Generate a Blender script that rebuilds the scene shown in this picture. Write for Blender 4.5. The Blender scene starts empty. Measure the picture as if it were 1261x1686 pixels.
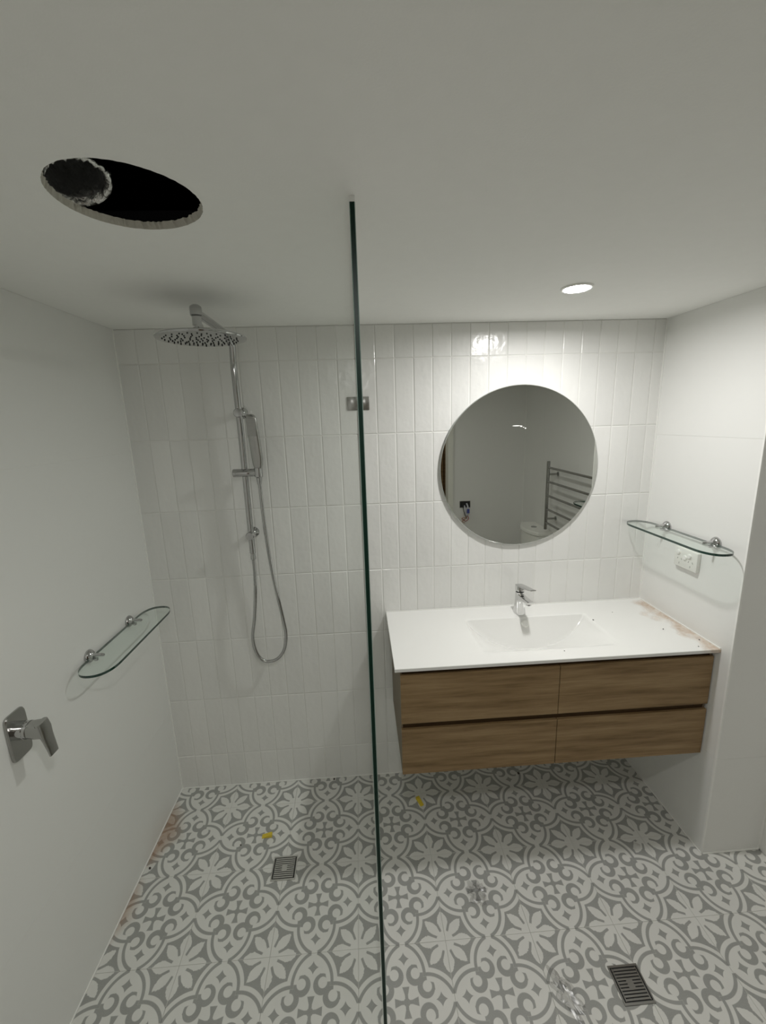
import bpy, bmesh, math, random
from mathutils import Vector, Matrix, noise
random.seed(7)
S = bpy.context.scene
COL = S.collection
PI = math.pi

# ---------------------------------------------------------------- camera
cam_data = bpy.data.cameras.new('camera')
cam = bpy.data.objects.new('camera', cam_data)
COL.objects.link(cam)
cam_data.sensor_fit = 'HORIZONTAL'
cam_data.sensor_width = 36.0
cam_data.lens = 704.22 * 36.0 / 1261.0
cam_data.clip_start = 0.01
RT, UP, FW = Vector((0.9977796, -0.0590095, -0.0308828)), Vector((0.0425218, 0.2075166, 0.9773069)), Vector((0.0512617, 0.9764501, -0.2095651))
mw = Matrix.Identity(4)
for i in range(3):
    mw[i][0] = RT[i]; mw[i][1] = UP[i]; mw[i][2] = -FW[i]
mw[0][3], mw[1][3], mw[2][3] = 0.93088, -1.82409, 1.73417
cam.matrix_world = mw
S.camera = cam

# ---------------------------------------------------------------- world, lamps, exposure
world = bpy.data.worlds.new('world'); S.world = world; world.use_nodes = True
world.node_tree.nodes['Background'].inputs[0].default_value = (0.0001, 0.0001, 0.0001, 1)
LAMP_STRENGTH = 51.0        # radiance of the downlight's disc
LAMP_SPREAD = 174           # its beam, degrees
LAMP_COLOR = (1.0, 0.985, 0.96, 1)
ENTRY_FILL = 0.52           # share of that for the added, unseen fill downlight
HALL_FILL_STRENGTH = 6.0  # added hallway fill lamp
S.view_settings.view_transform = 'Standard'
S.view_settings.look = 'None'
S.view_settings.gamma = 1.0
S.view_settings.use_curve_mapping = False
S.view_settings.exposure = 3.42
S.cycles.max_bounces = 14
S.cycles.diffuse_bounces = 8
S.cycles.glossy_bounces = 6
S.cycles.transmission_bounces = 8
S.cycles.transparent_max_bounces = 24
S.cycles.caustics_reflective = True
S.cycles.caustics_refractive = False
S.cycles.blur_glossy = 0.3
S.cycles.sample_clamp_indirect = 6.0
S.cycles.use_denoising = True

# ---------------------------------------------------------------- room measures (metres)
W, H = 2.231, 2.11          # vanity bay width, ceiling height
W2, DR, NB = 2.473, -2.127, -0.511   # wider part's right wall, rear wall, front of the nib
SX = 0.938                  # glass screen plane

# ---------------------------------------------------------------- node helpers
class G:
    def __init__(s, mat):
        s.t = mat.node_tree; s.n = s.t.nodes; s.l = s.t.links
    def put(s, sock, v):
        if isinstance(v, (int, float)): sock.default_value = v
        elif isinstance(v, tuple): sock.default_value = v
        else: s.l.new(v, sock)
    def m(s, op, a, b=None, c=None, clamp=False):
        nd = s.n.new('ShaderNodeMath'); nd.operation = op; nd.use_clamp = clamp
        s.put(nd.inputs[0], a)
        if b is not None: s.put(nd.inputs[1], b)
        if c is not None: s.put(nd.inputs[2], c)
        return nd.outputs[0]
    def add(s, a, b): return s.m('ADD', a, b)
    def sub(s, a, b): return s.m('SUBTRACT', a, b)
    def mul(s, a, b): return s.m('MULTIPLY', a, b)
    def mn(s, a, b): return s.m('MINIMUM', a, b)
    def mx(s, a, b): return s.m('MAXIMUM', a, b)
    def inv(s, a): return s.m('SUBTRACT', 1.0, a)
    def ln(s, x, y): return s.m('SQRT', s.add(s.mul(x, x), s.mul(y, y)))
    def cd(s, x, y, cx, cy): return s.ln(s.sub(x, cx), s.sub(y, cy))
    def inside(s, d, w=0.006): return s.m('MULTIPLY_ADD', d, -1.0 / w, 0.5, clamp=True)   # d < 0
    def mix(s, f, a, b):
        nd = s.n.new('ShaderNodeMix'); nd.data_type = 'RGBA'
        s.put(nd.inputs[0], f); s.put(nd.inputs[6], a); s.put(nd.inputs[7], b)
        return nd.outputs[2]
    def pos(s):
        g = s.n.new('ShaderNodeNewGeometry'); x = s.n.new('ShaderNodeSeparateXYZ')
        s.l.new(g.outputs['Position'], x.inputs[0]); return g.outputs['Position'], x.outputs
    def noise(s, vec, scale, detail=3, sc=None, rough=0.5):
        nd = s.n.new('ShaderNodeTexNoise'); nd.inputs['Scale'].default_value = scale
        nd.inputs['Detail'].default_value = detail; nd.inputs['Roughness'].default_value = rough
        if sc:
            mp = s.n.new('ShaderNodeMapping'); mp.inputs['Scale'].default_value = sc
            s.l.new(vec, mp.inputs[0]); vec = mp.outputs[0]
        s.l.new(vec, nd.inputs['Vector']); return nd.outputs['Fac']
    def bump(s, h, strength, dist):
        b = s.n.new('ShaderNodeBump'); b.inputs['Strength'].default_value = strength
        b.inputs['Distance'].default_value = dist; s.l.new(h, b.inputs['Height'])
        s.l.new(b.outputs[0], s.n['Principled BSDF'].inputs['Normal'])

def mat(name, col, rough=0.5, metal=0.0, spec=0.5, emit=None, es=0.0):
    m = bpy.data.materials.new(name); m.use_nodes = True
    b = m.node_tree.nodes['Principled BSDF']
    b.inputs['Base Color'].default_value = (*col, 1)
    b.inputs['Roughness'].default_value = rough
    b.inputs['Metallic'].default_value = metal
    b.inputs['Specular IOR Level'].default_value = spec
    if emit:
        b.inputs['Emission Color'].default_value = emit
        b.inputs['Emission Strength'].default_value = es
    return m

def noisy(m, scale, strength, dist, detail=3, colvar=0.0, sc=None):
    g = G(m); p, _ = g.pos()
    n = g.noise(p, scale, detail, sc)
    g.bump(n, strength, dist)
    if colvar:
        c = g.n['Principled BSDF'].inputs['Base Color'].default_value
        lo = tuple(c[i] * (1 - colvar) for i in range(3)) + (1,)
        hi = tuple(min(1, c[i] * (1 + colvar)) for i in range(3)) + (1,)
        n2 = g.noise(p, scale * 0.13, 2)
        g.l.new(g.mix(n2, lo, hi), g.n['Principled BSDF'].inputs['Base Color'])
    return m

M = {}
M['ceiling'] = noisy(mat('ceiling_paint', (0.88, 0.88, 0.855), 0.75, spec=0.25), 260, 0.12, 0.001, 2, 0.015)
M['plaster_core'] = noisy(mat('plasterboard_core', (0.62, 0.60, 0.53), 0.95, spec=0.1), 300, 0.6, 0.002, 4, 0.05)
M['wall_tile'] = noisy(mat('satin_wall_tile', (0.80, 0.80, 0.78), 0.30, spec=0.4), 9, 0.05, 0.004, 2, 0.01)
M['grout'] = noisy(mat('white_grout', (0.76, 0.76, 0.73), 0.8, spec=0.2), 400, 0.2, 0.001, 3)
M['silicone'] = mat('white_silicone', (0.86, 0.86, 0.835), 0.35)
M['paint'] = noisy(mat('white_trim_paint', (0.78, 0.78, 0.72), 0.4), 60, 0.03, 0.001)
M['chrome'] = mat('polished_chrome', (0.50, 0.50, 0.50), 0.07, 1.0)
M['chrome_bright'] = mat('bright_tap_chrome', (0.68, 0.68, 0.68), 0.06, 1.0)
M['brushed'] = noisy(mat('brushed_steel', (0.42, 0.42, 0.405), 0.25, 1.0), 300, 0.1, 0.0005, 2)
M['steel_dark'] = noisy(mat('dark_steel_grate', (0.34, 0.335, 0.32), 0.3, 1.0), 300, 0.1, 0.0005, 2)
M['black'] = mat('black_rubber', (0.012, 0.012, 0.012), 0.6)
M['dark'] = mat('dark_void', (0.01, 0.01, 0.01), 0.9, spec=0.1)
M['satin'] = noisy(mat('satin_steel', (0.66, 0.655, 0.63), 0.38, 1.0), 300, 0.1, 0.0005, 2)
M['trimsteel'] = mat('trim_edge_metal', (0.72, 0.72, 0.68), 0.3, 0.6)
M['ceramic'] = mat('gloss_ceramic', (0.84, 0.84, 0.80), 0.12)
M['plastic'] = mat('white_switch_plastic', (0.80, 0.80, 0.76), 0.35)
M['plasticdot'] = mat('switch_button_plastic', (0.86, 0.86, 0.83), 0.3)
M['slot'] = mat('socket_slot', (0.36, 0.36, 0.34), 0.6)
M['yellow'] = noisy(mat('yellow_plastic', (0.72, 0.56, 0.05), 0.45), 250, 0.4, 0.001, 3, 0.15)
M['crumb'] = mat('dark_crumb', (0.05, 0.04, 0.035), 0.8)
M['paper'] = noisy(mat('white_scrap', (0.85, 0.85, 0.82), 0.6), 90, 0.5, 0.003)
M['lamp'] = mat('lamp_diffuser', (0.9, 0.9, 0.9), 0.5, emit=LAMP_COLOR, es=4.0)
M['hall_fill'] = mat('hall_fill_diffuser', (0.9, 0.9, 0.9), 0.5, emit=(1, 0.93, 0.8, 1), es=HALL_FILL_STRENGTH)
M['mirror'] = mat('mirror_silver', (0.54, 0.55, 0.52), 0.0, 1.0)
M['mirror_edge'] = mat('mirror_edge', (0.62, 0.64, 0.61), 0.2, 0.5)
M['glass_edge'] = mat('dark_green_glass_edge', (0.004, 0.022, 0.014), 0.4, spec=0.2)
M['glass_arris'] = mat('ground_glass_arris', (0.22, 0.30, 0.27), 0.3)
M['shelf_edge'] = mat('green_glass_rim', (0.012, 0.045, 0.033), 0.05, spec=0.9)
M['hall_wall'] = noisy(mat('hall_wall_paint', (0.5, 0.48, 0.42), 0.7), 80, 0.05, 0.001)
M['hall_floor'] = noisy(mat('hall_floor', (0.22, 0.17, 0.12), 0.5), 30, 0.05, 0.001, 3, 0.2)
M['red'] = mat('red_wire', (0.35, 0.03, 0.02), 0.4)
M['wire_dark'] = mat('black_wire', (0.02, 0.02, 0.02), 0.4)
M['wire_copper'] = mat('bare_copper_wire', (0.45, 0.22, 0.10), 0.35, 0.8)
M['wire_white'] = mat('white_cable_sheath', (0.55, 0.55, 0.6), 0.4)
M['blue'] = mat('blue_connector', (0.06, 0.08, 0.30), 0.4)

# hand made gloss tile: wavy glaze
m = mat('glazed_tile', (0.72, 0.725, 0.695), 0.18, spec=0.5); g = G(m); p, px = g.pos()
oi = g.n.new('ShaderNodeObjectInfo')
n1 = g.noise(p, 11, 2, (1.4, 1, 0.8)); n2 = g.noise(p, 45, 2)
n3 = g.add(g.mul(n1, 1.0), g.mul(n2, 0.22))
g.bump(n3, 0.55, 0.006)
v = g.m('MULTIPLY_ADD', oi.outputs['Random'], 0.06, 0.97)
cm = g.n.new('ShaderNodeMix'); cm.data_type = 'RGBA'; cm.blend_type = 'MULTIPLY'; cm.inputs[0].default_value = 1
cm.inputs[6].default_value = (0.78, 0.78, 0.76, 1)
cc = g.n.new('ShaderNodeCombineXYZ')
for i in range(3): g.l.new(v, cc.inputs[i])
g.l.new(cc.outputs[0], cm.inputs[7]); g.l.new(cm.outputs[2], g.n['Principled BSDF'].inputs['Base Color'])
M['glazed'] = m

# foil duct
m = mat('aluminium_foil_duct', (0.72, 0.72, 0.70), 0.22, 1.0); noisy(m, 70, 0.9, 0.006, 5); M['foil'] = m
M['foil_shaded'] = noisy(mat('shaded_inner_foil', (0.30, 0.30, 0.30), 0.40, 0.8), 90, 0.9, 0.006, 5)  # darker copy of the foil, shade inside the duct painted in
# clear sheet: see-through plus mirror-like gloss that grows towards grazing view; only the front faces reflect
def sheet(name, tint, rough=0.0, f0=0.06):
    m = bpy.data.materials.new(name); m.use_nodes = True; g = G(m); g.n.clear()
    out = g.n.new('ShaderNodeOutputMaterial'); mx = g.n.new('ShaderNodeMixShader')
    tr = g.n.new('ShaderNodeBsdfTransparent'); tr.inputs[0].default_value = tint
    gl = g.n.new('ShaderNodeBsdfGlossy'); gl.inputs['Roughness'].default_value = rough
    gl.inputs[0].default_value = (1, 1, 1, 1)
    lw = g.n.new('ShaderNodeLayerWeight'); lw.inputs[0].default_value = 0.5
    geo = g.n.new('ShaderNodeNewGeometry')
    f = g.m('MULTIPLY_ADD', g.m('POWER', lw.outputs['Facing'], 5.0), 1 - f0, f0)
    f = g.mul(f, g.inv(geo.outputs['Backfacing']))
    g.l.new(f, mx.inputs[0]); g.l.new(tr.outputs[0], mx.inputs[1]); g.l.new(gl.outputs[0], mx.inputs[2])
    g.l.new(mx.outputs[0], out.inputs[0]); return m
M['film'] = sheet('clear_crumpled_film', (0.93, 0.93, 0.93, 1), 0.28, 0.06)
M['screen_glass'] = sheet('clear_screen_glass', (0.94, 0.96, 0.945, 1))
M['shelf_glass'] = sheet('clear_shelf_glass', (0.955, 0.985, 0.972, 1))

# timber drawer fronts: grain along x
def timber(name, c0, c1, c2):
    m = mat(name, c1, 0.45, spec=0.3); g = G(m); p, _ = g.pos()
    a = g.noise(p, 1.0, 5, (3.0, 30.0, 42.0), 0.62)
    b = g.noise(p, 1.0, 6, (9.0, 200.0, 330.0), 0.65)
    r = g.n.new('ShaderNodeValToRGB'); e = r.color_ramp.elements
    e[0].position = 0.33; e[0].color = (*c0, 1); e[1].position = 0.68; e[1].color = (*c2, 1)
    e2 = e.new(0.5); e2.color = (*c1, 1)
    f = g.add(g.mul(a, 0.8), g.mul(b, 0.2)); g.l.new(f, r.inputs[0])
    g.l.new(r.outputs[0], g.n['Principled BSDF'].inputs['Base Color'])
    g.bump(b, 0.12, 0.001); return m
M['timber'] = timber('oak_veneer', (0.165, 0.102, 0.045), (0.262, 0.172, 0.084), (0.345, 0.240, 0.128))
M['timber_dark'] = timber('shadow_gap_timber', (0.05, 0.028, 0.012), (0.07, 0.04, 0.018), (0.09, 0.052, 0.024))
M['cab_side_shaded'] = mat('shaded_cabinet_side', (0.20, 0.155, 0.105), 0.5, spec=0.3)  # timber in shade: the side's darkening is painted into this colour

# ---- patterned floor tile (encaustic print), one repeat = PS metres, blossom centres at (PX, PY)
PS, PX, PY = 0.2947, 0.2706, -0.1301
def floor_material():
    m = mat('patterned_floor_tile', (0.5, 0.5, 0.5), 0.48, spec=0.35); g = G(m); p, o = g.pos()
    n0 = g.noise(p, 160, 2)
    def fold(c, c0):
        q = g.m('DIVIDE', g.sub(c, c0), PS)
        return g.m('ABSOLUTE', g.sub(q, g.m('ROUND', q)))
    a, b = fold(o[0], PX), fold(o[1], PY)
    x, y = g.mn(a, b), g.mx(a, b)
    d1 = g.cd(x, y, 0.27, 0.575)
    field = g.inside(g.sub(0.346, d1))
    wob = g.m('MULTIPLY_ADD', n0, 0.022, -0.011)
    pet1 = g.inside(g.add(g.sub(g.cd(x, y, -0.0755, 0.186), 0.1365), wob))
    t = g.mul(g.add(x, y), 0.70711); s = g.mul(g.sub(y, x), 0.70711)
    pet2 = g.inside(g.add(g.sub(g.cd(s, t, -0.1020, 0.180), 0.1530), wob))
    disc = g.inside(g.sub(g.ln(x, y), 0.098))
    stem = g.mn(g.inside(g.sub(x, 0.0035)), g.inside(g.sub(y, 0.345)))
    pet = g.mx(g.mx(pet1, pet2), g.mx(disc, stem))
    # rounded slot between petals at 22.5 degrees
    ux, uy = math.sin(PI / 8), math.cos(PI / 8)
    al = g.add(g.mul(x, ux), g.mul(y, uy)); pe = g.sub(g.mul(x, uy), g.mul(y, ux))
    ov = g.mx(g.mx(g.sub(0.112, al), g.sub(al, 0.175)), 0.0)
    slot = g.inside(g.sub(g.ln(ov, pe), 0.0135))
    gray = g.mn(field, g.inv(pet)); gray = g.mx(gray, slot)
    band = g.mn(g.inside(g.sub(d1, 0.305)), g.inside(g.sub(0.272, d1)))
    bar = g.mn(g.inside(g.sub(x, 0.020)), g.inside(g.sub(0.468, y)))
    gray = g.mx(gray, g.mn(band, g.inv(bar)))
    big = g.inside(g.sub(g.cd(x, y, 0.284, 0.394), 0.0915))
    small = g.inside(g.sub(g.cd(x, y, 0.270, 0.385), 0.049))
    strip = g.mn(g.inside(g.sub(0.226, d1)), g.inside(g.sub(x, 0.268)))
    gray = g.mx(gray, g.mn(big, g.inv(g.mx(small, strip))))
    tip = g.inside(g.sub(g.cd(x, y, 0.207, 0.412), 0.016))
    gray = g.mx(gray, tip)
    di = g.add(g.m('POWER', g.m('ABSOLUTE', g.sub(x, 0.135)), 0.72), g.m('POWER', g.sub(0.5, y), 0.72))
    gray = g.mx(gray, g.inside(g.sub(di, 0.062 ** 0.72), 0.012))
    ca, cb = g.sub(0.5, x), g.sub(0.5, y)
    arm = g.mn(g.inside(g.sub(ca, 0.124)), g.inside(g.sub(cb, g.m('MULTIPLY_ADD', g.mx(g.sub(ca, 0.058), 0.0), 0.32, 0.0165))))
    gray = g.mx(gray, g.mx(arm, g.inside(g.sub(g.ln(ca, cb), 0.034))))
    # chalky print: fine mottling
    n1 = g.noise(p, 420, 3); n2 = g.noise(p, 14, 3)
    gray = g.mul(gray, g.m('MULTIPLY_ADD', n1, 0.35, 0.80, clamp=True))
    light = g.mix(n2, (0.68, 0.68, 0.65, 1), (0.74, 0.74, 0.71, 1))
    darkc = g.mix(n2, (0.31, 0.315, 0.30, 1), (0.355, 0.36, 0.345, 1))
    col = g.mix(gray, light, darkc)
    # rust-brown slurry dried along the left wall
    nn = g.noise(p, 10, 4); nf = g.noise(p, 60, 3)
    def patch(y0, y1, wd):
        cy, hy = (y0 + y1) / 2, (y1 - y0) / 2
        e = g.m('ABSOLUTE', g.m('DIVIDE', g.sub(o[1], cy), hy))
        w_ = g.mul(g.sub(1.0, g.mul(e, e)), wd)
        return g.m('MULTIPLY_ADD', g.sub(g.add(w_, g.mul(g.sub(nn, 0.5), 0.07)), o[0]), 16.0, 0.0, clamp=True)
    dirt = g.mx(patch(-0.40, -0.06, 0.10), patch(-0.66, -0.40, 0.062))
    dirt = g.mul(g.mul(dirt, g.m('MULTIPLY_ADD', nf, 0.6, 0.50, clamp=True)), 0.78)
    col = g.mix(dirt, col, (0.34, 0.185, 0.095, 1))
    g.l.new(col, g.n['Principled BSDF'].inputs['Base Color'])
    g.bump(n1, 0.06, 0.001)
    return m
M['floor_tile'] = floor_material()

# basin top with orange dust along the right wall
def basin_material():
    m = mat('basin_ceramic', (0.80, 0.80, 0.78), 0.10); g = G(m); p, o = g.pos()
    nn = g.noise(p, 9, 4); nf = g.noise(p, 70, 4)
    d = g.sub(W, o[0])
    w_ = g.m('MULTIPLY_ADD', g.sub(nn, 0.5), 0.22, 0.066)
    k = g.m('MULTIPLY', g.sub(w_, d), 22.0, clamp=True)
    k = g.mul(k, g.m('MULTIPLY_ADD', nf, 0.9, 0.18, clamp=True))
    k = g.mul(k, g.m('MULTIPLY', g.sub(-0.01, o[1]), 25.0, clamp=True))
    g.l.new(g.mix(g.mul(k, 0.9), (0.80, 0.80, 0.78, 1), (0.40, 0.245, 0.125, 1)), g.n['Principled BSDF'].inputs['Base Color'])
    g.l.new(g.m('MULTIPLY_ADD', k, 0.6, 0.10, clamp=True), g.n['Principled BSDF'].inputs['Roughness'])
    return m
M['basin'] = basin_material()

# ---------------------------------------------------------------- object helpers
def tag(o, label=None, cat=None, group=None, kind=None):
    if label: o['label'] = label
    if cat: o['category'] = cat
    if group: o['group'] = group
    if kind: o['kind'] = kind
    return o
def thing(name, label, cat, loc=(0, 0, 0), group=None):
    o = bpy.data.objects.new(name, None); COL.objects.link(o); o.location = loc
    o.empty_display_size = 0.05
    return tag(o, label, cat, group)
def obj(name, bm, m, parent=None, smooth=False, label=None, kind=None, mats=None, world=True):
    """bm is in world coordinates; child meshes are stored relative to the parent's base."""
    me = bpy.data.meshes.new(name)
    bmesh.ops.recalc_face_normals(bm, faces=bm.faces[:])
    if parent is not None and world:
        off = parent_loc(parent)
        bmesh.ops.translate(bm, verts=bm.verts[:], vec=-off)
    bm.to_mesh(me); bm.free()
    for mm in ([m] if not mats else mats): me.materials.append(mm)
    if smooth:
        for f in me.polygons: f.use_smooth = True
        if smooth != 'all':
            me.set_sharp_from_angle(angle=math.radians(smooth if smooth is not True else 40))
    o = bpy.data.objects.new(name, me); COL.objects.link(o)
    if parent is not None: o.parent = parent
    if label: o['label'] = label
    if kind: o['kind'] = kind
    return o
def parent_loc(p):
    v = Vector((0, 0, 0))
    while p is not None:
        v += p.location; p = p.parent
    return v
def box(bm, x0, x1, y0, y1, z0, z1, bev=0.0, seg=2, mi=0):
    vs = [bm.verts.new((x, y, z)) for x in (x0, x1) for y in (y0, y1) for z in (z0, z1)]
    fs = [bm.faces.new([vs[i] for i in q]) for q in ((0, 1, 3, 2), (4, 6, 7, 5), (0, 4, 5, 1), (2, 3, 7, 6), (0, 2, 6, 4), (1, 5, 7, 3))]
    for f in fs: f.material_index = mi
    if bev:
        es = list({e for f in fs for e in f.edges})
        bmesh.ops.bevel(bm, geom=es, offset=bev, segments=seg, affect='EDGES', profile=0.5)
    return bm
def B(*a, **k): return box(bmesh.new(), *a, **k)
def frame(axis):
    w = Vector(axis).normalized()
    u = w.orthogonal().normalized() if abs(w.z) < 0.9 else Vector((1, 0, 0))
    if abs(w.z) < 0.9: u = Vector((0, 0, 1)).cross(w).normalized()
    u = (u - w * u.dot(w)).normalized()
    return u, w.cross(u), w
def lathe(bm, base, axis, prof, n=32, caps=True):
    """prof = [(radius, height along axis)]"""
    u, v, w = frame(axis); base = Vector(base); rings = []
    for r, h in prof:
        if r < 1e-6: rings.append([bm.verts.new(base + w * h)])
        else: rings.append([bm.verts.new(base + w * h + (u * math.cos(2 * PI * i / n) + v * math.sin(2 * PI * i / n)) * r) for i in range(n)])
    for a, b in zip(rings, rings[1:]):
        if len(a) == 1 and len(b) == 1: continue
        for i in range(n):
            j = (i + 1) % n
            if len(a) == 1: bm.faces.new((a[0], b[i], b[j]))
            elif len(b) == 1: bm.faces.new((a[i], a[j], b[0]))
            else: bm.faces.new((a[i], a[j], b[j], b[i]))
    if caps:
        if len(rings[0]) > 1: bm.faces.new(rings[0][::-1])
        if len(rings[-1]) > 1: bm.faces.new(rings[-1])
    return bm
def L(*a, **k): return lathe(bmesh.new(), *a, **k)
def catmull(pts, sub=8):
    P = [Vector(p) for p in pts]; P = [2 * P[0] - P[1]] + P + [2 * P[-1] - P[-2]]; out = []
    for i in range(1, len(P) - 2):
        for k in range(sub):
            t = k / sub; a, b, c, d = P[i - 1], P[i], P[i + 1], P[i + 2]
            out.append(0.5 * ((2 * b) + (c - a) * t + (2 * a - 5 * b + 4 * c - d) * t * t + (3 * b - a - 3 * c + d) * t ** 3))
    out.append(P[-2]); return out
def tube(bm, pts, r, n=14, rr=None):
    pts = [Vector(p) for p in pts]; rings = []; prev = None
    for i, p in enumerate(pts):
        t = (pts[min(i + 1, len(pts) - 1)] - pts[max(i - 1, 0)]).normalized()
        if prev is None: u = t.orthogonal().normalized()
        else: u = (prev - t * prev.dot(t)).normalized()
        prev = u; v = t.cross(u); R = rr(i) if rr else r
        rings.append([bm.verts.new(p + (u * math.cos(2 * PI * k / n) + v * math.sin(2 * PI * k / n)) * R) for k in range(n)])
    for a, b in zip(rings, rings[1:]):
        for k in range(n): bm.faces.new((a[k], a[(k + 1) % n], b[(k + 1) % n], b[k]))
    bm.faces.new(rings[0][::-1]); bm.faces.new(rings[-1]); return bm
def loft(bm, rings):
    R = [[bm.verts.new(p) for p in r] for r in rings]; n = len(R[0])
    for a, b in zip(R, R[1:]):
        for k in range(n): bm.faces.new((a[k], a[(k + 1) % n], b[(k + 1) % n], b[k]))
    bm.faces.new(R[0][::-1]); bm.faces.new(R[-1]); return bm
def sring(cx, cy, rx, ry, n=32, e=2.6):
    """superellipse outline in 2-D"""
    out = []
    for i in range(n):
        a = 2 * PI * i / n; c, s = math.cos(a), math.sin(a)
        out.append((cx + rx * math.copysign(abs(c) ** (2 / e), c), cy + ry * math.copysign(abs(s) ** (2 / e), s)))
    return out
def prism(bm, pts2, fn, t0, t1):
    a = [bm.verts.new(fn(x, y, t0)) for x, y in pts2]; b = [bm.verts.new(fn(x, y, t1)) for x, y in pts2]
    n = len(a); bm.faces.new(a[::-1]); bm.faces.new(b)
    for i in range(n): bm.faces.new((a[i], a[(i + 1) % n], b[(i + 1) % n], b[i]))
    return bm
def struct(name, bm, m, **k):
    o = obj(name, bm, m, **k); o['kind'] = 'structure'; return o

# ================================================================ STRUCTURE
# ---- floor: screed with patterned tiles laid on it
floor = struct('floor', B(-0.1, W2 + 0.1, -2.13, 0.1, -0.12, -0.004), M['grout'])
def tile_mesh(name, a0, a1, b0, b1, m, th=0.006, inset=0.0009, drop=0.0005, fn=None):
    """pillowed tile: face at 0, back at -th; fn maps (a, b, c) to a point"""
    bm = bmesh.new(); r = []
    for d, c in ((0, -th), (0, -drop), (inset, 0)):
        r.append([bm.verts.new(fn(a, b, c)) for a, b in ((a0 + d, b0 + d), (a1 - d, b0 + d), (a1 - d, b1 - d), (a0 + d, b1 - d))])
    for q, w in zip(r, r[1:]):
        for i in range(4): bm.faces.new((q[i], q[(i + 1) % 4], w[(i + 1) % 4], w[i]))
    bm.faces.new(r[2]); bm.faces.new(r[0][::-1])
    me = bpy.data.meshes.new(name)
    bmesh.ops.recalc_face_normals(bm, faces=bm.faces[:]); bm.to_mesh(me); bm.free(); me.materials.append(m); return me
cache = {}
def place_tile(parent, name, key, build, loc, rot=None):
    if key not in cache: cache[key] = build()
    o = bpy.data.objects.new(name, cache[key]); COL.objects.link(o); o.parent = parent; o.location = loc
    if rot: o.rotation_euler = rot
    return o
def cuts(lo, hi, first, step):
    c = [lo]; v = first
    while v < hi - 0.004:
        if v > lo + 0.004: c.append(v)
        v += step
    return c + [hi]
xs = cuts(0.0, W2, PX - PS, PS); ys = cuts(DR, 0.0, PY - 8 * PS, PS)
for x0, x1 in zip(xs, xs[1:]):
    for y0, y1 in zip(ys, ys[1:]):
        if x0 > W - 0.02 and y0 > NB - 0.02: continue
        if x1 > W + 0.02 and y0 > NB - 0.02: x1 = W
        yy = y1
        if x1 > W + 0.02 and y1 > NB and y0 < NB: yy = y1 if x0 < W - 0.02 else NB
        w, d, gp = x1 - x0, yy - y0, 0.0004
        key = ('f', round(w, 4), round(d, 4))
        place_tile(floor, 'tile', key, lambda: tile_mesh('floor_tile', -w / 2 + gp, w / 2 - gp, -d / 2 + gp, d / 2 - gp, M['floor_tile'], fn=lambda a, b, c: (a, b, c)),
                   ((x0 + x1) / 2, (y0 + yy) / 2, random.uniform(-0.0002, 0.0)))

# ---- back wall: stacked vertical hand-glazed tiles
wall_back = struct('wall_back', B(-0.1, W2 + 0.1, 0.0018, 0.12, -0.12, H + 0.1), M['grout'])
tx = cuts(0.0, W, 0.0017 + 0.0779, 0.0779)
tz = cuts(0.0, H, 0.1797, 0.3)
for x0, x1 in zip(tx, tx[1:]):
    for z0, z1 in zip(tz, tz[1:]):
        w, d, gp = x1 - x0, z1 - z0, 0.0011
        key = ('b', round(w, 4), round(d, 4))
        place_tile(wall_back, 'tile', key, lambda: tile_mesh('wall_tile', -w / 2 + gp, w / 2 - gp, -d / 2 + gp, d / 2 - gp, M['glazed'], 0.005, 0.0028, 0.0013,
                   fn=lambda a, b, c: (a, -c, b)), ((x0 + x1) / 2, random.uniform(-0.0003, 0.0004), (z0 + z1) / 2),
                   (random.uniform(-0.003, 0.003), 0, random.uniform(-0.009, 0.009)))

# ---- plain satin tiles on the side walls
def big_tiles(parent, u0, u1, ufirst, ustep, fn, tag_):
    for a0, a1 in zip(*(lambda c: (c, c[1:]))(cuts(u0, u1, ufirst, ustep))):
        for z0, z1 in zip(*(lambda c: (c, c[1:]))(cuts(0.0, H, 0.437, 1.2))):
            w, d, gp = a1 - a0, z1 - z0, 0.0003
            key = (tag_, round(w, 4), round(d, 4))
            place_tile(parent, 'tile', key, lambda: tile_mesh('large_wall_tile', -w / 2 + gp, w / 2 - gp, -d / 2 + gp, d / 2 - gp, M['wall_tile'], 0.004, 0.0008, 0.0003,
                       fn=lambda a, b, c: fn(a, 0, c, b)), fn((a0 + a1) / 2, 1, 0, (z0 + z1) / 2))
wall_left = struct('wall_left', B(-0.12, -0.0012, DR - 0.1, 0.01, -0.12, H + 0.1), M['silicone'])
big_tiles(wall_left, DR, 0.0, DR + 0.927, 1.2, lambda a, k, c, b: (c, a, b), 'l')
wall_nib = struct('wall_nib', B(W + 0.0012, W2 + 0.1, NB + 0.0012, 0.005, -0.12, H + 0.1), M['silicone'])
big_tiles(wall_nib, NB, 0.0, 0.5, 0.6, lambda a, k, c, b: (W * k - c, a, b), 'n')
big_tiles(wall_nib, W, W2, W2 + 1, 0.6, lambda a, k, c, b: (a, NB * k - c, b), 'm')
wall_right = struct('wall_right', B(W2 + 0.0012, W2 + 0.12, DR - 0.1, NB, -0.12, H + 0.1), M['silicone'])
big_tiles(wall_right, DR, NB, DR + 0.41, 0.6, lambda a, k, c, b: (W2 * k - c, a, b), 'r')
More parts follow.
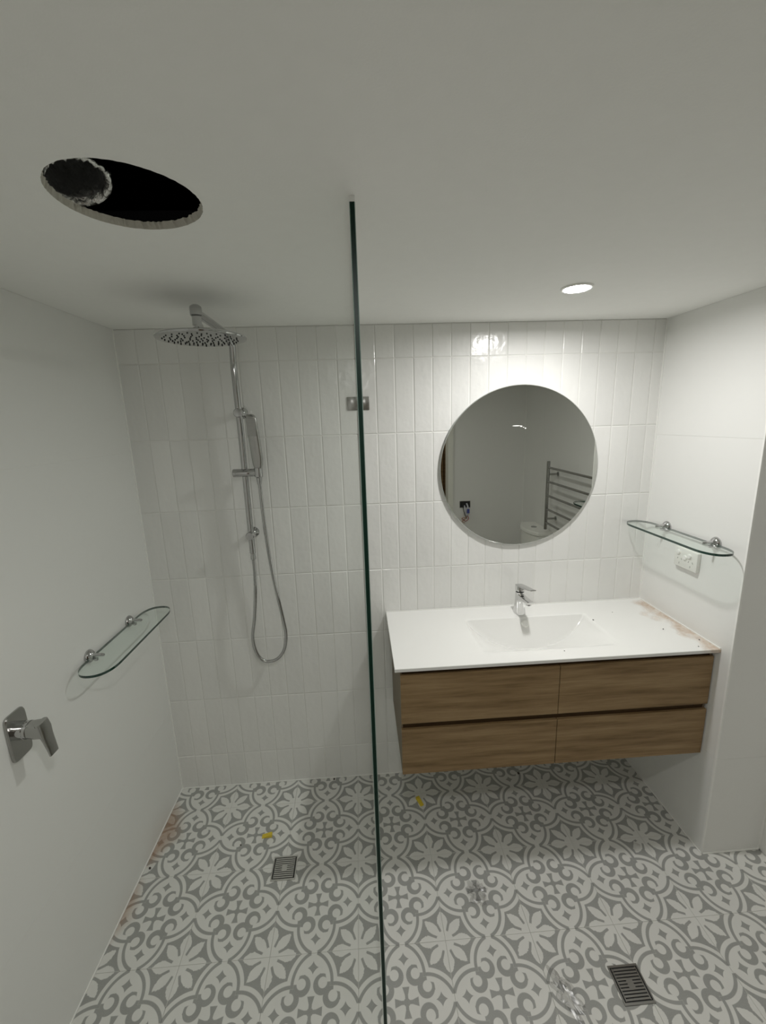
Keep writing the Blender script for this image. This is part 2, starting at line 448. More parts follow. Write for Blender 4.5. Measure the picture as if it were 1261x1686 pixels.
# ---- rear wall with the doorway the picture is taken from
DX0, DX1, DZ = 0.80, 1.764, 2.04
bm = B(-0.1, DX0, DR - 0.1, DR - 0.0012, -0.12, H + 0.1)
box(bm, DX1, W2 + 0.1, DR - 0.1, DR - 0.0012, -0.12, H + 0.1); box(bm, DX0, DX1, DR - 0.1, DR - 0.0012, DZ, H + 0.1)
wall_rear = struct('wall_rear', bm, M['silicone'])
rear = lambda a, k, c, b: (a, DR * k + c, b)
big_tiles(wall_rear, 0.0, DX0 - 0.035, 0.3, 0.6, rear, 'q')
big_tiles(wall_rear, DX1 + 0.036, W2, W2 + 1, 0.6, rear, 's')
bm = bmesh.new()
box(bm, DX0 - 0.035, DX0 + 0.012, DR - 0.11, DR + 0.014, 0.0, DZ, 0.002); box(bm, DX1 - 0.012, DX1 + 0.035, DR - 0.11, DR + 0.014, 0.0, DZ, 0.002)
box(bm, DX0 - 0.035, DX1 + 0.035, DR - 0.11, DR + 0.014, DZ - 0.012, DZ + 0.035, 0.002)
door_1 = struct('door_1', bm, M['paint'])

# ---- hallway beyond the doorway
struct('floor_hallway', B(0.2, 3.1, -3.45, DR - 0.1, -0.12, -0.002), M['hall_floor'])
struct('ceiling_hallway', B(0.2, 3.1, -3.45, DR - 0.1, 2.3, 2.4), M['hall_wall'])
bm = B(0.1, 3.1, -3.55, -3.45, -0.1, 2.4); box(bm, 0.1, 0.2, -3.45, DR - 0.1, -0.1, 2.4); box(bm, 3.0, 3.1, -3.45, DR - 0.1, -0.1, 2.4)
struct('wall_hallway', bm, M['hall_wall'])

# ---- ceiling, with the ragged fan hole
HC, HR = Vector((0.562, -0.988)), 0.116
def ceiling():
    bm = bmesh.new(); x0, x1, y0, y1 = 0.0, W2, DR, 0.0
    angs = sorted([2 * PI * i / 150 for i in range(150)] + [math.atan2(cy - HC.y, cx - HC.x) % (2 * PI) for cx in (x0, x1) for cy in (y0, y1)])
    low, up, out = [], [], []
    for a in angs:
        dx, dy = math.cos(a), math.sin(a)
        k = min([(x1 - HC.x) / dx if dx > 1e-9 else 9, (x0 - HC.x) / dx if dx < -1e-9 else 9, (y1 - HC.y) / dy if dy > 1e-9 else 9, (y0 - HC.y) / dy if dy < -1e-9 else 9])
        r = HR * (1 + 0.012 * math.sin(3 * a + 1)) + random.uniform(-0.0006, 0.0006)
        ru = r - 0.0015 + random.uniform(-0.0035, 0.0012)
        low.append(bm.verts.new((HC.x + dx * r, HC.y + dy * r, H)))
        up.append(bm.verts.new((HC.x + dx * ru, HC.y + dy * ru, H + 0.0125)))
        out.append(bm.verts.new((HC.x + dx * k, HC.y + dy * k, H)))
    up2 = [bm.verts.new((v.co.x, v.co.y, H + 0.0125)) for v in out]; n = len(angs)
    for i in range(n):
        j = (i + 1) % n
        bm.faces.new((low[i], low[j], out[j], out[i])); f = bm.faces.new((low[i], up[i], up[j], low[j])); f.material_index = 1
        f = bm.faces.new((up[i], up2[i], up2[j], up[j])); f.material_index = 1
        bm.faces.new((out[i], out[j], up2[j], up2[i]))
    return struct('ceiling', bm, None, mats=[M['ceiling'], M['plaster_core']])
ceiling()
bm = bmesh.new()   # roof void above the board: near-black slab, its colour standing in for unlit space
for q in ((-0.1, W2 + 0.1, DR - 0.1, 0.1, H + 0.45, H + 0.5),): box(bm, *q)
struct('ceiling_void', bm, M['dark'])

# ---- corner beads and edge trims
struct('trim_1', B(0.0, 0.0045, -0.0045, 0.0, 0.0, H), M['silicone'])
struct('trim_2', B(W - 0.0045, W, -0.0045, 0.0, 0.0, H), M['silicone'])
struct('trim_3', B(0.0045, W - 0.0045, -0.003, 0.0, 0.0002, 0.0045), M['silicone'])
struct('trim_4', B(0.0, 0.003, DR, -0.0045, 0.0002, 0.0045), M['silicone'])
struct('trim_5', B(W - 0.003, W, NB, -0.0045, 0.0002, 0.0045), M['silicone'])
struct('trim_6', B(W - 0.0012, W + 0.006, NB - 0.0012, NB + 0.006, 0.0, H, 0.001), M['silicone'])
struct('trim_7', B(W2 - 0.0045, W2, NB - 0.0045, NB, 0.0, H), M['silicone'])
struct('trim_8', B(W + 0.004, W2, NB - 0.0045, NB, 0.0002, 0.0045), M['silicone'])
struct('trim_9', B(W2 - 0.0045, W2, DR, DR + 0.0045, 0.0, H), M['silicone'])

# ================================================================ LIGHTS
def downlight(label, LX, LY, share):
    t = thing('ceiling_light', label, 'light', (LX, LY, H))
    obj('trim_ring', L((LX, LY, H + 0.001), (0, 0, -1), [(0.047, 0), (0.047, 0.003), (0.044, 0.006), (0.040, 0.006), (0.038, 0.002)], 48, caps=False), M['plastic'], t, 30)
    obj('diffuser', L((LX, LY, H + 0.0), (0, 0, -1), [(0.0395, 0.0), (0.0395, 0.0045), (0.037, 0.0062), (0.0, 0.0068)], 48), M['lamp'], t, 30)
    ld = bpy.data.lights.new('downlight_beam', 'AREA'); ld.shape = 'DISK'; ld.size = 0.074
    ld.energy = share * LAMP_STRENGTH * (PI * 0.037 ** 2) * PI; ld.color = LAMP_COLOR[:3]; ld.spread = math.radians(LAMP_SPREAD)
    lo_ = bpy.data.objects.new('beam', ld); COL.objects.link(lo_); lo_.parent = t; lo_.location = (0, 0, -0.0085)
downlight('small round downlight shining in the ceiling above the vanity', 1.614, -0.45, 1.0)
downlight('added small round fill downlight in the ceiling by the doorway, behind the viewer', 0.945, -1.62, ENTRY_FILL)  # unseen lamp added to brighten the room, glare lined up with glass edge
t = thing('ceiling_light', 'added round fill light on the hallway ceiling beyond the doorway', 'light', (1.3, -2.8, 2.3))  # unseen lamp added as dim fill through the doorway
obj('trim_ring', L((1.3, -2.8, 2.3), (0, 0, -1), [(0.09, 0), (0.09, 0.01), (0.078, 0.014), (0.075, 0.006)], 32, caps=False), M['plastic'], t, 30)
obj('diffuser', L((1.3, -2.8, 2.3), (0, 0, -1), [(0.074, 0.0), (0.074, 0.01), (0.0, 0.02)], 32), M['hall_fill'], t, 30)

# ================================================================ GLASS SCREEN
t = thing('shower_screen', 'tall frameless glass shower panel seen edge on, running from wall towards viewer', 'shower screen', (SX, -0.5, 0))
x0, x1, y0, y1, z0, z1, c = SX - 0.005, SX + 0.005, -1.0, -0.0015, 0.0015, 2.1, 0.0012
bm = bmesh.new()
prof = [(x0, y0 + c, 1), (x0 + c, y0, 2), (x1 - c, y0, 1), (x1, y0 + c, 0), (x1, y1, 1), (x0, y1, 0)]
prof = [((x0 + c, y0), 2), ((x1 - c, y0), 3), ((x1, y0 + c), 0), ((x1, y1), 2), ((x0, y1), 0), ((x0, y0 + c), 3)]
lo = [bm.verts.new((p[0][0], p[0][1], z0)) for p in prof]; hi = [bm.verts.new((p[0][0], p[0][1], z1)) for p in prof]
mi = [1, 2, 0, 1, 0, 2]
for i in range(6):
    f = bm.faces.new((lo[i], lo[(i + 1) % 6], hi[(i + 1) % 6], hi[i])); f.material_index = mi[i]
for q in (lo[::-1], hi): bm.faces.new(q).material_index = 1
obj('glass_panel', bm, None, t, mats=[M['screen_glass'], M['glass_edge'], M['glass_arris']])
obj('silicone_bead', B(x0 + 0.0005, x1 - 0.0005, y0 + 0.001, y1, 2.1, H - 0.0002), M['silicone'], t, label='white silicone bead closing the gap to the ceiling')
obj('silicone_bead', B(x0 - 0.001, x1 + 0.001, y0, y1, 0.0002, 0.0015), M['silicone'], t)
for s in (-1, 1):  # thin grey plates on the wall, either side of the glass
    xa, xb = sorted((SX + s * 0.0052, SX + s * 0.046))
    bm = B(xa, xb, -0.004, -0.0008, 1.778, 1.832, 0.0012)
    xa, xb = sorted((SX + s * 0.0052, SX + s * 0.0078))
    obj('wall_plate', bm, M['brushed'], t, 30)

# ================================================================ SHOWER RAIL SET
RX, RY = 0.466, -0.056
t = thing('shower_rail', 'chrome twin shower rail with overhead arm and round rain head', 'shower', (RX, 0, 1.28))
path = [(RX, RY, 1.205), (RX, RY, 1.4), (RX, RY, 1.7), (RX - 0.003, RY, 1.95)]
path = [Vector(p) for p in path]
cy, cz, cr = RY - 0.045, 2.018, 0.045
for k in range(1, 9):
    a = PI / 2 * k / 8
    path.append(Vector((RX, RY - cr * (1 - math.cos(a)), cz + cr * math.sin(a))))
path += [Vector((RX, -0.25, 2.064)), Vector((RX, -0.425, 2.066))]
obj('riser_pipe', tube(bmesh.new(), path, 0.0125, 20), M['chrome'], t, 60)
obj('arm_cap', L((RX, -0.425, 2.087), (0, 0, -1), [(0, 0), (0.010, 0.001), (0.0165, 0.006), (0.0175, 0.012), (0.0175, 0.030), (0.0135, 0.034), (0.0135, 0.058)], 28), M['chrome'], t, 40)
HZ = 1.998
obj('swivel_nut', L((RX + 0.004, -0.425, 2.031), (0, 0, -1), [(0.0125, 0), (0.0125, 0.008), (0.0195, 0.010), (0.0195, 0.024), (0.016, 0.027)], 28), M['chrome'], t, 40)
hd = obj('rain_head', L((RX + 0.009, -0.425, HZ), (0, 0, -1), [(0.0, -0.008), (0.02, -0.007), (0.06, -0.004), (0.120, -0.001), (0.1285, 0.002), (0.130, 0.005), (0.128, 0.0085), (0.120, 0.010), (0.0, 0.010)], 72), M['chrome'], t, 35)
bm = bmesh.new()
for ring, cnt in ((0.018, 6), (0.036, 10), (0.055, 14), (0.073, 18), (0.090, 22), (0.105, 26)):
    for k in range(cnt):
        a = 2 * PI * k / cnt + ring * 40; r = ring + random.uniform(-0.004, 0.004)
        lathe(bm, (RX + 0.009 + r * math.cos(a), -0.425 + r * math.sin(a), HZ - 0.0098), (0, 0, -1), [(0.0024, 0), (0.0020, 0.0025)], 8)
obj('nozzles', bm, M['black'], hd, label='black rubber spray nozzles', kind='stuff')
for z, hh in ((1.78, 0), (1.28, 1)):
    obj('wall_flange', L((RX, -0.0005, z), (0, -1, 0), [(0.0215, 0), (0.0225, 0.002), (0.0215, 0.006), (0.013, 0.012), (0.0115, 0.04)], 28), M['chrome'], t, 40)
    obj('bracket_knob', L((RX, -0.035, z), (0, -1, 0), [(0.0165, 0), (0.0175, 0.003), (0.0175, 0.042), (0.015, 0.046), (0.0, 0.047)], 28), M['chrome'], t, 30)
obj('hose_outlet', L((RX, RY, 1.206), (0, 0, -1), [(0.0125, 0), (0.0125, 0.004), (0.0095, 0.006), (0.0095, 0.018), (0.011, 0.02), (0.011, 0.032), (0.0085, 0.034)], 24), M['chrome'], t, 40)
# sliding handset holder
ZS = 1.543
sl = obj('slider', L((RX - 0.046, RY - 0.006, ZS), (1, 0, 0), [(0.0145, 0), (0.0165, 0.002), (0.0165, 0.066), (0.0155, 0.068), (0.0155, 0.07), (0.0165, 0.072), (0.0165, 0.106), (0.0145, 0.108)], 28), M['chrome'], t, 30)
obj('cradle', L((0.5235, RY - 0.012, ZS + 0.019), (0, 0, -1), [(0.0165, 0), (0.0165, 0.036), (0.0125, 0.040)], 24), M['chrome'], sl, 30)
# stick handset
hx, hy = 0.525, -0.072
h = thing('hand_shower', 'slim chrome stick hand shower standing in the rail slider', 'hand shower', (hx, hy, 1.54))
rings = []
for z, rx, ry, dx, dy in ((1.552, 0.0115, 0.0085, 0, 0), (1.575, 0.019, 0.010, 0, 0), (1.60, 0.0215, 0.0105, 0, -0.001), (1.66, 0.0215, 0.0105, -0.003, -0.004), (1.72, 0.0215, 0.0105, -0.007, -0.008),
                          (1.755, 0.0210, 0.010, -0.009, -0.010), (1.767, 0.0175, 0.0085, -0.0095, -0.011), (1.773, 0.010, 0.005, -0.0095, -0.011)):
    rings.append([Vector((a, b, z)) for a, b in sring(hx + dx, hy + dy, rx, ry, 28, 3.2)])
obj('body', loft(bmesh.new(), rings), M['brushed'], h, 35)
sp = B(hx - 0.0265, hx + 0.0095, hy - 0.0212, hy - 0.0185, 1.690, 1.758, 0.001)
sp = obj('spray_face', sp, M['brushed'], h)
bm = bmesh.new()
for i in range(6):
    for j in range(12): lathe(bm, (hx - 0.0215 + i * 0.0053, hy - 0.0210, 1.694 + j * 0.0054), (0, -1, 0), [(0.0011, 0), (0.0008, 0.0010)], 6)
obj('nozzles', bm, M['black'], sp, kind='stuff', label='tiny dark spray nozzles')
hp = [(0.5235, 1.498), (0.526, 1.361), (0.533, 1.217), (0.543, 1.095), (0.557, 0.983), (0.570, 0.882), (0.575, 0.818), (0.564, 0.751), (0.532, 0.704), (0.488, 0.690), (0.455, 0.707), (0.435, 0.753), (0.430, 0.818), (0.446, 0.904), (0.461, 1.016), (0.466, 1.10), (0.466, 1.172)]
pts = [(x, -0.068 + 0.022 * math.sin(PI * min(1, i / 16.0)) * 0.6, z) for i, (x, z) in enumerate(hp)]
pts[-1] = (RX, RY, 1.176); pts[-2] = (RX, RY, 1.11); pts[0] = (0.5235, RY - 0.012, 1.50)
hs = tag(obj('shower_hose', tube(bmesh.new(), catmull(pts, 10), 0.0068, 14, rr=lambda i: 0.0068 + 0.0003 * (i % 2)), M['chrome'], smooth=60),
         'flexible chrome shower hose hanging in a long loop below the rail', 'hose')
obj('hose_cone', L((0.5235, RY - 0.012, 1.528), (0, 0, -1), [(0.0105, 0), (0.0115, 0.010), (0.0085, 0.034)], 20), M['chrome'], hs, 40)

# ================================================================ GLASS SHELVES
def glass_shelf(label, xc, yc, z, side, ys_, hl, hw):
    """side = +1: mounted on the wall at smaller x (left wall)"""
    wx = 0.0 if side > 0 else W
    t = thing('glass_shelf', label, 'shelf', (wx + side * 0.001, yc, z))
    n = 26; out = []
    for s in (-1, 1):      # rounded ends
        for k in range(n):
            a = -PI / 2 + PI * k / (n - 1)
            e = 2.3; c_, s_ = math.cos(a), math.sin(a)
            ex = math.copysign(abs(s_) ** (2 / e), s_) * hw; ey = abs(c_) ** (2 / e) * 0.085
            out.append((xc - s * ex, yc + s * (hl - 0.085 + ey)) if s < 0 else (xc - s * ex, yc + (hl - 0.085) + ey))
    bm = bmesh.new(); th = 0.0085
    lo = [bm.verts.new((x, y, z)) for x, y in out]; hi = [bm.verts.new((x, y, z + th)) for x, y in out]
    bm.faces.new(hi); bm.faces.new(lo[::-1])
    for i in range(len(lo)): bm.faces.new((lo[i], lo[(i + 1) % len(lo)], hi[(i + 1) % len(lo)], hi[i])).material_index = 1
    obj('glass_plate', bm, None, t, mats=[M['shelf_glass'], M['shelf_edge']])
    for y in ys_:
        a = (side, 0, 0)
        b = obj('bracket', L((wx + side * 0.0005, y, z + 0.008), a, [(0.0225, 0), (0.0235, 0.002), (0.0225, 0.006), (0.0175, 0.013), (0.0105, 0.018), (0.0075, 0.020), (0.0, 0.0205)], 28), M['chrome'], t, 50)
        q = bmesh.new(); tube(q, [(wx + side * 0.014, y, z + 0.0125), (wx + side * 0.030, y, z + 0.0120), (wx + side * 0.050, y, z + 0.0110), (wx + side * 0.053, y, z + 0.0110)], 0.0052, 14, rr=lambda i: (0.007, 0.0055, 0.005, 0.003)[i])
        obj('clamp_arm', q, M['chrome'], b, 50)
        obj('clamp_foot', L((wx + side * 0.024, y, z - 0.008), (0, 0, 1), [(0.006, 0), (0.007, 0.002), (0.007, 0.0078)], 16), M['chrome'], b, 40)
glass_shelf('rounded clear glass shelf on two chrome mounts in the shower, left wall', 0.070, -0.335, 0.985, 1, (-0.213, -0.469), 0.255, 0.0575)
glass_shelf('rounded clear glass shelf on two chrome mounts above the power outlet', W - 0.070, -0.256, 1.247, -1, (-0.129, -0.384), 0.254, 0.0575)

# ================================================================ SHOWER MIXER
MY, MZ = -0.787, 0.954
t = thing('shower_mixer', 'chrome shower mixer with square back plate and lever on left wall', 'tap', (0.001, MY, MZ))
pl = [Vector((0, a, b)) for a, b in sring(MY, MZ, 0.0335, 0.066, 40, 7)]
obj('back_plate', loft(bmesh.new(), [[p + Vector((0.0005, 0, 0)) for p in pl], [p + Vector((0.005, 0, 0)) for p in pl],
    [Vector((0.008, MY + (p.y - MY) * 0.94, MZ + (p.z - MZ) * 0.97)) for p in pl]]), M['brushed'], t, 30)
obj('body', L((0.007, MY, MZ + 0.012), (1, 0, 0), [(0.0235, 0), (0.0235, 0.020), (0.0225, 0.0215), (0.0235, 0.023), (0.0235, 0.030)], 32), M['chrome'], t, 30)
rings = [[Vector((x, a, b)) for a, b in sring(MY, MZ + 0.012, r, r, 28, 2.3 + k)] for x, r, k in ((0.037, 0.0215, 0), (0.055, 0.0215, 1), (0.070, 0.021, 1.5), (0.074, 0.0195, 1.5))]
hn = obj('handle', loft(bmesh.new(), rings), M['brushed'], t, 30)
bm = bmesh.new(); R = []
for z, xa, xb, hw in ((MZ + 0.033, 0.060, 0.074, 0.019), (MZ + 0.012, 0.064, 0.079, 0.0205), (MZ - 0.012, 0.071, 0.080, 0.0185), (MZ - 0.040, 0.077, 0.084, 0.0165), (MZ - 0.062, 0.081, 0.0865, 0.0155)):
    R.append([Vector((a, b, z)) for a, b in sring((xa + xb) / 2, MY, (xb - xa) / 2, hw, 24, 4)])
obj('lever', loft(bm, R), M['brushed'], hn, 35)

# ================================================================ VANITY
VX0, VX1, VY, VZ = 1.027, W - 0.0008, -0.466, 0.873
t = thing('vanity_cabinet', 'wall hung timber vanity cabinet with four drawers below the white basin', 'cabinet', (1.63, -0.22, 0.414))
CX0, CX1, CF, CB, CT = 1.047, 2.226, -0.447, 0.414, 0.8585
bm = B(CX0, CX0 + 0.016, CF + 0.022, -0.0015, CB, CT); box(bm, CX1 - 0.016, CX1, CF + 0.022, -0.0015, CB, CT)
box(bm, CX0 + 0.016, CX1 - 0.016, CF + 0.022, -0.0015, CB, CB + 0.016); box(bm, CX0 + 0.016, CX1 - 0.016, -0.0175, -0.0015, CB + 0.016, CT)
box(bm, CX0 + 0.016, CX1 - 0.016, CF + 0.022, CF + 0.030, CB + 0.016, CT)
obj('carcass', bm, M['cab_side_shaded'], t, label='cabinet box in timber colour dulled as shade')
obj('side_panel', B(CX0 + 0.0002, CX0 + 0.006, CF + 0.012, CF + 0.022, CB, CT, 0.0005), M['cab_side_shaded'], t)
obj('side_panel', B(CX1 - 0.006, CX1 - 0.0002, CF + 0.012, CF + 0.022, CB, CT, 0.0005), M['cab_side_shaded'], t)
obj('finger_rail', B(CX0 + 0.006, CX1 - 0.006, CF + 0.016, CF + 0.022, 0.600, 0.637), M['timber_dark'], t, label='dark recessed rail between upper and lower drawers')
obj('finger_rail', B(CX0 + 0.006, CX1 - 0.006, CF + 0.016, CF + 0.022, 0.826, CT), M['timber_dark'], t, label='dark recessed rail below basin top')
XM = 1.638
for z0, z1 in ((0.633, 0.833), (0.414, 0.609)):
    for a, b in ((CX0 + 0.0, XM - 0.0012), (XM + 0.0012, CX1 - 0.0)):
        bm = B(a, b, CF, CF + 0.0118, z0, z1, 0.0008)
        obj('drawer_front', bm, M['timber'], t)
# basin top: height field
def basin_top():
    nx, ny = 170, 84; bm = bmesh.new(); g = []
    def z_at(x, y):
        bx0, bx1, yb, yf = 1.362, 1.893, -0.128, -0.396
        cx, hw = (bx0 + bx1) / 2, (bx1 - bx0) / 2
        if not (yf < y < yb): return VZ
        v = (yb - y) / (yb - yf)                  # 0 at back, 1 at front
        u = (x - cx) / hw
        if abs(u) >= 1: return VZ
        D = 0.150
        ramp = D * (1 - u * u) * (1 - v)
        back = 1.45 * (yb - y)
        k = 0.010; h_ = max(k - abs(ramp - back), 0) / k
        d = min(ramp, back) - h_ * h_ * k * 0.25
        d += 0.0035 * min(1, (1 - abs(u)) * 14) * min(1, (yb - y) / 0.02) * min(1, (y - yf) / 0.02)
        return VZ - max(d, 0)
    xs_ = [VX0 + (VX1 - VX0) * i / nx for i in range(nx + 1)]; ys_ = [VY + (0 - 0.0015 - VY) * j / ny for j in range(ny + 1)]
    for x in xs_: g.append([bm.verts.new((x, y, z_at(x, y))) for y in ys_])
    for i in range(nx):
        for j in range(ny): bm.faces.new((g[i][j], g[i + 1][j], g[i + 1][j + 1], g[i][j + 1]))
    zb = VZ - 0.014; c = 0.0015
    lowg = [[bm.verts.new((v.co.x, v.co.y, min(zb, v.co.z - 0.010))) for v in col] for col in g]
    for i in range(nx):
        for j in range(ny): bm.faces.new((lowg[i][j], lowg[i][j + 1], lowg[i + 1][j + 1], lowg[i + 1][j]))
    def rim(g):
        return [g[i][0] for i in range(nx + 1)] + [g[nx][j] for j in range(1, ny + 1)] + [g[i][ny] for i in range(nx - 1, -1, -1)] + [g[0][j] for j in range(ny - 1, 0, -1)]
    top, low = rim(g), rim(lowg)
    def off(v, z, e):
        x = v.co.x + (-e if abs(v.co.x - VX0) < 1e-6 else 0); y = v.co.y + (-e if abs(v.co.y - VY) < 1e-6 else 0)
        return bm.verts.new((x, y, z))
    r1 = [off(v, VZ - c, c) for v in top]; r2 = [off(v, zb + c, c) for v in top]; n = len(top)
    for a, b in ((top, r1), (r1, r2), (r2, low)):
        for i in range(n): bm.faces.new((a[i], a[(i + 1) % n], b[(i + 1) % n], b[i]))
    return bm
# the bowl below the slab sits inside the cabinet
bt = tag(obj('washbasin', basin_top(), M['basin'], smooth=32), 'white one-piece basin top with sloping bowl, orange dust along its right edge', 'basin')
obj('overflow_cap', L((1.622, -0.1462, 0.8510), (0, -0.82, 0.57), [(0.0145, 0), (0.0145, 0.003), (0.012, 0.005), (0, 0.0055)], 28), M['plasticdot'], bt, 30, label='round white overflow cap')
obj('overflow_ring', L((1.622, -0.1452, 0.8502), (0, -0.82, 0.57), [(0.0175, 0), (0.0175, 0.002), (0.0148, 0.0022)], 28), M['ceramic'], bt, 30)
obj('silicone_bead', B(VX0, VX1, -0.004, -0.0012, VZ, VZ + 0.004), M['silicone'], bt)
obj('silicone_bead', B(VX1 - 0.004, VX1, VY, -0.004, VZ, VZ + 0.004), M['silicone'], bt)

# basin tap
TX, TY = 1.620, -0.082
t = thing('basin_tap', 'chrome single lever basin tap behind the bowl', 'tap', (TX, TY, VZ))
def ys_ring(z, cy, rx, ry, e=3.0, n=32, tilt=0.0):
    return [Vector((a, b, z + (b - cy) * tilt)) for a, b in sring(TX, cy, rx, ry, n, e)]
obj('body', loft(bmesh.new(), [ys_ring(VZ + 0.0004, TY, 0.0245, 0.026), ys_ring(VZ + 0.012, TY + 0.001, 0.0235, 0.0245), ys_ring(VZ + 0.045, TY + 0.003, 0.0195, 0.021), ys_ring(VZ + 0.07, TY + 0.004, 0.0185, 0.020), ys_ring(VZ + 0.098, TY + 0.005, 0.0185, 0.020, tilt=-0.12)]), M['chrome_bright'], t, 35)
R = []
for y, zc, hh, hw in ((TY + 0.004, VZ + 0.072, 0.020, 0.0180), (TY - 0.03, VZ + 0.078, 0.0165, 0.0175), (TY - 0.07, VZ + 0.086, 0.0105, 0.0170), (TY - 0.112, VZ + 0.094, 0.0065, 0.0160), (TY - 0.118, VZ + 0.095, 0.0045, 0.0145)):
    R.append([Vector((a, y, b)) for a, b in sring(TX, zc, hw, hh, 28, 4)])
spt = obj('spout', loft(bmesh.new(), R), M['chrome_bright'], t, 35)
obj('aerator', L((TX, TY - 0.096, VZ + 0.086), (0, 0, -1), [(0.011, 0), (0.0115, 0.006), (0.0095, 0.0075)], 22), M['chrome'], spt, 30)
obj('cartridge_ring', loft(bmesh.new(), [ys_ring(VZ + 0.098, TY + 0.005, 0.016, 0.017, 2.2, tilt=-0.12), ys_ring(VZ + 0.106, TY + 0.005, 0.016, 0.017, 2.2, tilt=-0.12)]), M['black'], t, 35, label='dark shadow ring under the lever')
hb = obj('lever_hub', loft(bmesh.new(), [ys_ring(VZ + 0.104, TY + 0.005, 0.0185, 0.020, tilt=-0.12), ys_ring(VZ + 0.124, TY + 0.006, 0.0185, 0.020, tilt=-0.16), ys_ring(VZ + 0.128, TY + 0.006, 0.0165, 0.018, tilt=-0.18)]), M['chrome_bright'], t, 35)
R = []
for y, zc, hh, hw in ((TY + 0.020, VZ + 0.126, 0.0035, 0.0165), (TY - 0.01, VZ + 0.131, 0.005, 0.018), (TY - 0.06, VZ + 0.142, 0.0045, 0.0165), (TY - 0.11, VZ + 0.153, 0.0035, 0.015), (TY - 0.135, VZ + 0.160, 0.0025, 0.013)):
    R.append([Vector((a, y, b)) for a, b in sring(TX, zc, hw, hh, 24, 3.5)])
obj('lever', loft(bmesh.new(), R), M['chrome'], t, 35)

# ================================================================ MIRROR
CXM, CZM, RM = 1.6225, 1.5165, 0.3465
t = thing('wall_mirror', 'large round frameless mirror on the tiled wall above the basin', 'mirror', (CXM, -0.001, CZM))
obj('backing', L((CXM, -0.001, CZM), (0, -1, 0), [(RM - 0.03, 0), (RM - 0.03, 0.0085)], 128), M['paint'], t, 30)
bm = L((CXM, -0.0095, CZM), (0, -1, 0), [(RM - 0.001, 0), (RM, 0.001), (RM, 0.003), (RM - 0.0025, 0.0045)], 128)
for f in bm.faces:
    if f.calc_center_median().y < -0.01385: f.material_index = 1
o = obj('glass', bm, None, t, mats=[M['mirror_edge'], M['mirror']], label='silvered mirror face')

bm = bmesh.new(); yf_ = -0.0142  # thin pale streaks laid on the mirror face
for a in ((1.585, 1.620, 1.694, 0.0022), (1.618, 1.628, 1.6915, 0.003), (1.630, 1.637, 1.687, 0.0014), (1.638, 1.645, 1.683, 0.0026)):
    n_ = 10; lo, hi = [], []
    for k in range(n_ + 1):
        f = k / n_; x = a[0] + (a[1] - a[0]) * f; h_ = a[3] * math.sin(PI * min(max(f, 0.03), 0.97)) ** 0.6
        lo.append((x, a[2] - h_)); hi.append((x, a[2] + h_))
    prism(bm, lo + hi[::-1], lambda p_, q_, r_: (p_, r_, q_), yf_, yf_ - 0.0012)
tag(obj('pale_streak', bm, M['silicone']), 'small pale smear on the mirror glass above its centre', 'streak')

# ================================================================ POWER OUTLET
OY, OZ = -0.266, 1.155
t = thing('power_outlet', 'white double power point with three round switches under the right shelf', 'power outlet', (W - 0.001, OY, OZ))
obj('plate', B(W - 0.016, W - 0.0008, OY - 0.059, OY + 0.059, OZ - 0.039, OZ + 0.039, 0.002), M['plastic'], t, 30)
for dy, dz in ((0.038, 0.020), (0.0, 0.006), (-0.022, 0.018)):
    obj('switch_button', L((W - 0.0158, OY + dy, OZ + dz), (-1, 0, 0), [(0.0098, 0), (0.0098, 0.004), (0.008, 0.0058), (0, 0.0062)], 20), M['plasticdot'], t, 30)
for cy_ in (0.030, -0.028):
    for dy, dz, ang in ((0.010, 0.006, 0.5), (-0.010, 0.006, -0.5), (0.0, -0.012, 0.0)):
        bm = B(-0.0004, 0.0004, -0.0012, 0.0012, -0.004, 0.004)
        bmesh.ops.transform(bm, matrix=Matrix.Translation((W - 0.0161, OY + cy_ + dy, OZ - 0.012 + dz)) @ Matrix.Rotation(ang, 4, 'X'), verts=bm.verts[:])
        obj('pin_slot', bm, M['slot'], t)

# ================================================================ FLOOR WASTES
def drain(label, cx, cy, m):
    t = thing('floor_waste', label, 'drain', (cx, cy, 0)); h = 0.048
    obj('underplate', B(cx - h + 0.002, cx + h - 0.002, cy - h + 0.002, cy + h - 0.002, 0.0003, 0.0008), M['black'], t, label='dark sump under the grate')  # flat black plate painted for the shaded depth below the bars
    bm = bmesh.new()
    for a in ((cx - h, cx + h, cy + h - 0.006, cy + h), (cx - h, cx + h, cy - h, cy - h + 0.006), (cx - h, cx - h + 0.004, cy - h + 0.006, cy + h - 0.006), (cx + h - 0.004, cx + h, cy - h + 0.006, cy + h - 0.006)):
        box(bm, *a, 0.0004, 0.0032)
    obj('outer_frame', bm, m, t)
    gx = h - 0.0085
    for s in (-1, 1): obj('side_rail', B(*sorted((cx + s * gx, cx + s * (gx - 0.0028))), cy - h + 0.008, cy + h - 0.008, 0.0009, 0.0034), M['brushed'], t, label='bright rail beside the slots')
    n = 10; p = (2 * h - 0.016) / n
    for k in range(n):
        y = cy - h + 0.008 + (k + 0.5) * p
        obj('bar', B(cx - gx, cx + gx, y - 0.0024, y + 0.0024, 0.0009, 0.0032), m, t)
    obj('centre_plate', B(cx - 0.010, cx + 0.010, cy - 0.012, cy + 0.012, 0.0010, 0.0034), m, t)
drain('bright square slotted floor waste in the shower beside the glass', 0.566, -0.430, M['satin'])
drain('dark square slotted floor waste on the open floor before the vanity', 1.703, -0.878, M['steel_dark'])

